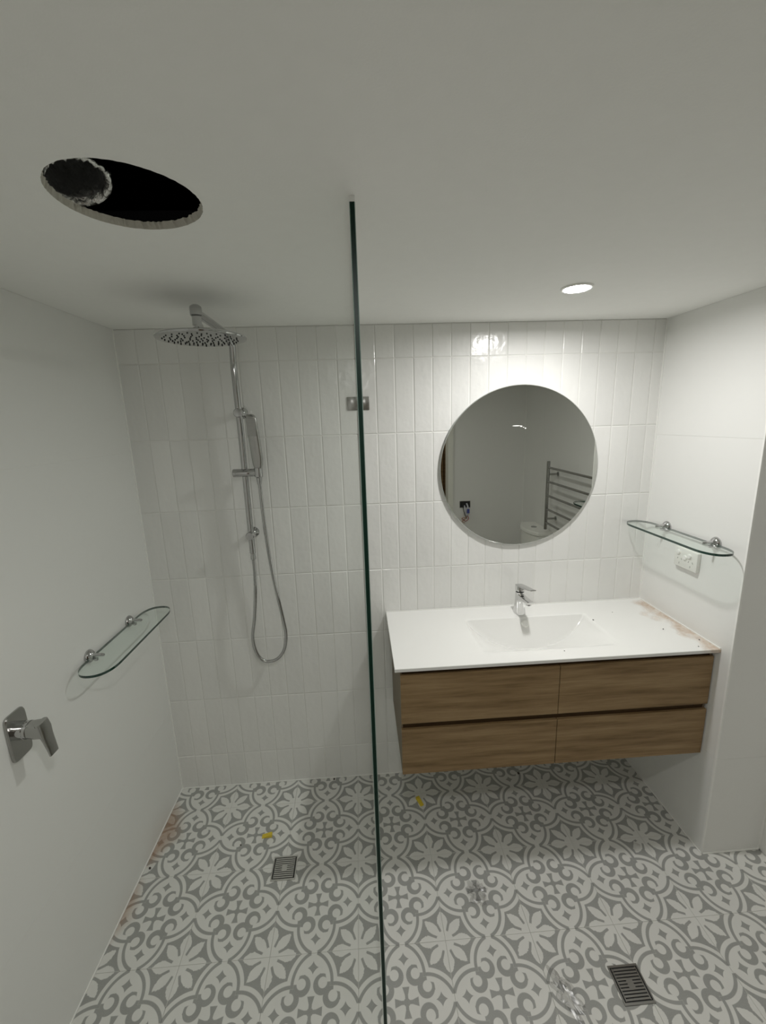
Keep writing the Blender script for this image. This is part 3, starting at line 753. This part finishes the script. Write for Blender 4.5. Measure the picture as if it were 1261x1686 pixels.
# ================================================================ EXHAUST DUCT IN THE CEILING HOLE
def duct():
    c0 = Vector((0.474, -0.968, 2.148)); ax = Vector((-0.35, 0.20, 1.0)).normalized()
    u, v, w = frame(ax); bm = bmesh.new(); n = 64; rings = []
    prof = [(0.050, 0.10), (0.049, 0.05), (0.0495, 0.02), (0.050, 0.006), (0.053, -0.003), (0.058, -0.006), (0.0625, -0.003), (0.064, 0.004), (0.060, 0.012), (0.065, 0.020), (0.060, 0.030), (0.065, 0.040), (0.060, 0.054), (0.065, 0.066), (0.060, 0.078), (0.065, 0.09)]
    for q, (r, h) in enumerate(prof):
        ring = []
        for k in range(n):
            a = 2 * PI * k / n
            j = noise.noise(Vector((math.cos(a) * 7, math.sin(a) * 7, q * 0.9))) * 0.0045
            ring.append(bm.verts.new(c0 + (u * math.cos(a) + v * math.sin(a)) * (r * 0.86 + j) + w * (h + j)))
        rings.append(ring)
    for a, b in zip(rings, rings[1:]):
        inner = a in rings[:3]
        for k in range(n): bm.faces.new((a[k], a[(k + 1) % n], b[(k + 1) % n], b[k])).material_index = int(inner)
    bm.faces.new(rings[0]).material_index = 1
    tag(obj('exhaust_duct', bm, None, mats=[M['foil'], M['foil_shaded']], smooth='all'), 'crumpled silver foil exhaust duct end inside the ceiling hole', 'duct')
duct()

# ================================================================ SCRAPS ON THE FLOOR AND BASIN
def blob(c, sx, sy, sz, rot, amp, fr, seed, sub=2, flat=0.0):
    bm = bmesh.new(); bmesh.ops.create_icosphere(bm, subdivisions=sub, radius=1.0)
    for v in bm.verts:
        d = 1 + amp * noise.noise(v.co * fr + Vector((seed, seed * 2, 0)))
        v.co *= d; v.co.z = max(v.co.z, -0.6)
    for v in bm.verts: v.co = Vector((v.co.x * sx, v.co.y * sy, (v.co.z + 0.6) * sz))
    bmesh.ops.transform(bm, matrix=Matrix.Translation(c) @ Matrix.Rotation(rot, 4, 'Z'), verts=bm.verts[:]); return bm
def wedge(label, x, y, rot, ln_):
    t = thing('tile_wedge', label, 'tile wedge', (x, y, 0.0004), 'yellow tile wedges'); bm = bmesh.new()
    prism(bm, [(-ln_ / 2, 0), (ln_ / 2, 0), (ln_ / 2, 0.011), (ln_ / 2 - 0.006, 0.011), (-ln_ / 2 + 0.004, 0.004), (-ln_ / 2, 0.003)], lambda a, b, c_: (a, c_, b), -0.0085, 0.0085)
    T = Matrix.Translation((x, y, 0.0004)) @ Matrix.Rotation(rot, 4, 'Z')
    bmesh.ops.transform(bm, matrix=T, verts=bm.verts[:]); obj('body', bm, M['yellow'], t)
    bm = bmesh.new()
    for k in range(5):
        xx = -ln_ / 2 + 0.007 + k * (ln_ - 0.014) / 4; zz = 0.0045 + 0.0065 * (k / 4.0)
        box(bm, xx - 0.001, xx + 0.001, -0.007, 0.007, zz - 0.0005, zz + 0.0008)
    bmesh.ops.transform(bm, matrix=T, verts=bm.verts[:]); obj('ribs', bm, M['yellow'], t)
wedge('yellow plastic tile wedge lying on the shower floor above the bright drain', 0.469, -0.287, 0.05, 0.042)
wedge('yellow plastic tile wedge on the shaded floor under the vanity, near the glass', 1.145, -0.178, PI * 0.62, 0.046)
tag(obj('plastic_scrap', blob((1.302, -0.588, 0.0), 0.028, 0.034, 0.014, 0.3, 0.9, 2.6, 3, 4), M['film'], smooth=50), 'crumpled shiny clear plastic ball on the floor before the vanity', 'plastic scrap')
tag(obj('plastic_scrap', blob((1.492, -0.885, 0.0), 0.024, 0.052, 0.006, 0.35, 0.9, 2.9, 8, 4), M['film'], smooth=50), 'flat clear plastic wrapper on the floor left of the dark drain', 'plastic scrap')
bm = bmesh.new()
vs = [bm.verts.new((1.995 + a, -0.462 + b, c_ * 0.6 + 0.0008)) for a, b, c_ in ((-0.020, -0.010, 0.0004), (0.0, 0.018, 0.010), (0.020, 0.002, 0.003), (0.010, -0.016, 0.0004), (-0.012, -0.018, 0.002), (0.0, -0.002, 0.008))]
for q in ((0, 5, 1), (1, 5, 2), (2, 5, 3), (3, 5, 4), (4, 5, 0)): bm.faces.new([vs[i] for i in q])
bmesh.ops.solidify(bm, geom=bm.faces[:], thickness=-0.0008)
tag(obj('paper_scrap', bm, M['paper']), 'small folded white scrap on the floor near the nib wall', 'paper scrap')
for x, y, z, s, lab in ((0.365, -0.318, 0, 0.0042, 'dark crumb on the shower floor left of the bright drain'),
                        (0.022, -0.385, 0, 0.0055, 'dark crumb in the orange dust at foot of left wall'),
                        (0.742, -0.012, 0, 0.006, 'dark crumb at foot of the tiled wall in the shower'),
                        (1.655, -0.06, 0, 0.007, 'dark crumb on the floor beneath the vanity'),
                        (1.900, -0.190, VZ, 0.0042, 'dark crumb on the basin top right of the bowl'),
                        (2.020, -0.130, VZ, 0.0024, 'tiny dark crumb on the basin top nearest the tiled wall'),
                        (2.130, -0.300, VZ, 0.0036, 'dark crumb in the orange dust on the basin top'),
                        (2.205, -0.395, VZ, 0.0034, 'dark crumb on basin top beside the right wall'),
                        (2.165, -0.440, VZ, 0.0026, 'tiny dark crumb near the right front corner of basin top'),
                        (1.665, -0.415, VZ, 0.0024, 'tiny dark crumb on the front rim before the bowl')):
    tag(obj('crumb', blob((x, y, z + 0.0002), s, s * 0.8, s * 0.5, random.random() * 3, 0.5, 2, x * 9, 1), M['crumb']), lab, 'crumb', 'dark crumbs of building dirt')

# ================================================================ BEHIND THE CAMERA, SEEN IN THE MIRROR
# heated towel ladder on the right wall
PXL = W2 - 0.080
t = thing('towel_rail', 'polished steel heated towel ladder on the right wall, seen in the mirror', 'towel rail', (PXL, -1.08, 0.85))
for y in (-1.433, -0.73):
    po = obj('post', L((PXL, y, 0.845), (0, 0, 1), [(0.0115, 0), (0.0125, 0.001), (0.0125, 0.540), (0.0115, 0.541)], 20), M['brushed'], t, 30)
    for z in (1.285, 0.93):
        obj('wall_bracket', L((W2 - 0.0005, y + (0.012 if y < -1 else -0.012) * 0, z), (-1, 0, 0), [(0.018, 0), (0.018, 0.005), (0.008, 0.007), (0.008, 0.072)], 18), M['brushed'], po, 30)
for z in (1.338, 1.228, 1.118, 1.010, 0.900):
    obj('bar', tube(bmesh.new(), [(PXL, -1.433, z), (PXL, -0.73, z)], 0.0085, 14), M['brushed'], t, 60)
# toilet on the right wall behind the camera
YT = -1.645
t = thing('toilet', 'white close coupled toilet seen in the mirror below the towel ladder', 'toilet', (2.1, YT, 0))
def tring(z, xc, rx, ry, e=2.4, n=40): return [Vector((a, b, z)) for a, b in sring(xc, YT, rx, ry, n, e)]
obj('pan', loft(bmesh.new(), [tring(0.0005, 2.17, 0.215, 0.115, 3), tring(0.12, 2.17, 0.215, 0.115, 3), tring(0.26, 2.14, 0.25, 0.14), tring(0.36, 2.125, 0.285, 0.178), tring(0.395, 2.12, 0.29, 0.182)]), M['ceramic'], t, 40)
obj('seat', loft(bmesh.new(), [tring(0.396, 2.06, 0.235, 0.185), tring(0.412, 2.06, 0.237, 0.187), tring(0.416, 2.06, 0.23, 0.18)]), M['ceramic'], t, 40)
obj('seat_lid', loft(bmesh.new(), [tring(0.418, 2.06, 0.232, 0.182), tring(0.432, 2.06, 0.236, 0.186), tring(0.440, 2.06, 0.225, 0.175)]), M['ceramic'], t, 40)
def cring(z, g_):
    """cistern plan: flat against the wall, ends 0.115 deep, front bowed out to 0.17"""
    pts_ = [(W2 - 0.002, YT - 0.183 - g_), (W2 - 0.002, YT + 0.183 + g_)]
    for k in range(15):
        s = 1 - 2 * k / 14.0
        pts_.append((W2 - 0.118 - g_ - 0.055 * (1 - abs(s) ** 2.4), YT + s * (0.183 + g_)))
    return [Vector((a, b, z)) for a, b in pts_]
ci = obj('cistern', loft(bmesh.new(), [cring(0.396, -0.03), cring(0.42, -0.006), cring(0.776, 0.0)]), M['ceramic'], t, 40)
ld = obj('cistern_lid', loft(bmesh.new(), [cring(0.778, 0.003), cring(0.782, 0.007), cring(0.803, 0.007), cring(0.811, 0.001)]), M['ceramic'], t, 40)
obj('flush_button', L((W2 - 0.085, YT, 0.811), (0, 0, 1), [(0.024, 0), (0.024, 0.003), (0.021, 0.005), (0, 0.0055)], 28), M['chrome'], ld, 30)
obj('inlet_cover', L((W2 - 0.07, YT - 0.184, 0.72), (0, -1, 0), [(0.014, 0), (0.014, 0.006), (0.011, 0.008)], 20), M['blue'], ci, 30, label='small dark blue inlet plug')
# unfinished switch opening with loose wires on the rear wall
t = thing('switch_opening', 'open wall box with loose wires hanging out, seen in the mirror', 'wall box', (1.915, DR, 0.93))
yb = DR + 0.0005
obj('cutout', B(1.868, 1.962, yb, yb + 0.0012, 0.903, 0.963), M['black'], t)
bm = bmesh.new()
box(bm, 1.866, 1.964, yb, yb + 0.003, 0.961, 0.965); box(bm, 1.866, 1.964, yb, yb + 0.003, 0.901, 0.905)
box(bm, 1.864, 1.868, yb, yb + 0.003, 0.901, 0.965); box(bm, 1.962, 1.966, yb, yb + 0.003, 0.901, 0.965)
obj('box_rim', bm, M['steel_dark'], t)
def wire(name, m, pts_, r): obj(name, tube(bmesh.new(), catmull(pts_, 6), r, 8), m, t, 60)
wire('cable_sheath', M['wire_white'], [(1.930, yb + 0.004, 0.94), (1.935, yb + 0.03, 0.915), (1.935, yb + 0.035, 0.86), (1.930, yb + 0.03, 0.83)], 0.008)
wire('cable_sheath', M['wire_white'], [(1.910, yb + 0.004, 0.92), (1.912, yb + 0.028, 0.89), (1.925, yb + 0.03, 0.84)], 0.007)
obj('connector', B(1.925, 1.948, yb + 0.035, yb + 0.050, 0.855, 0.895, 0.002), M['blue'], t)
wire('wire', M['wire_dark'], [(1.895, yb + 0.004, 0.915), (1.897, yb + 0.03, 0.875), (1.915, yb + 0.03, 0.825), (1.93, yb + 0.03, 0.80)], 0.003)
wire('wire', M['red'], [(1.930, yb + 0.03, 0.83), (1.945, yb + 0.03, 0.80), (1.915, yb + 0.03, 0.775), (1.885, yb + 0.03, 0.80)], 0.003)
wire('wire', M['wire_copper'], [(1.928, yb + 0.03, 0.83), (1.905, yb + 0.03, 0.79), (1.885, yb + 0.02, 0.775), (1.91, yb + 0.02, 0.755)], 0.003)
wire('wire', M['wire_copper'], [(1.90, yb + 0.02, 0.79), (1.88, yb + 0.02, 0.80), (1.90, yb + 0.02, 0.81), (1.925, yb + 0.02, 0.80)], 0.0025)
# timber cupboard in the hallway, a sliver of it in the mirror
t = thing('hallway_cupboard', 'timber hallway cupboard glimpsed through the doorway in the mirror', 'cupboard', (1.95, -3.3, 0))
obj('carcass', B(1.62, 2.3, -3.449, -3.12, 0.0, 2.05), M['timber_dark'], t)
obj('door', B(1.622, 1.905, -3.118, -3.10, 0.02, 2.04, 0.001), M['timber'], t)
obj('door', B(1.915, 1.945, -3.118, -3.09, 0.02, 2.04, 0.001), M['timber'], t)
obj('door', B(2.02, 2.298, -3.118, -3.10, 0.02, 2.04, 0.001), M['timber'], t)
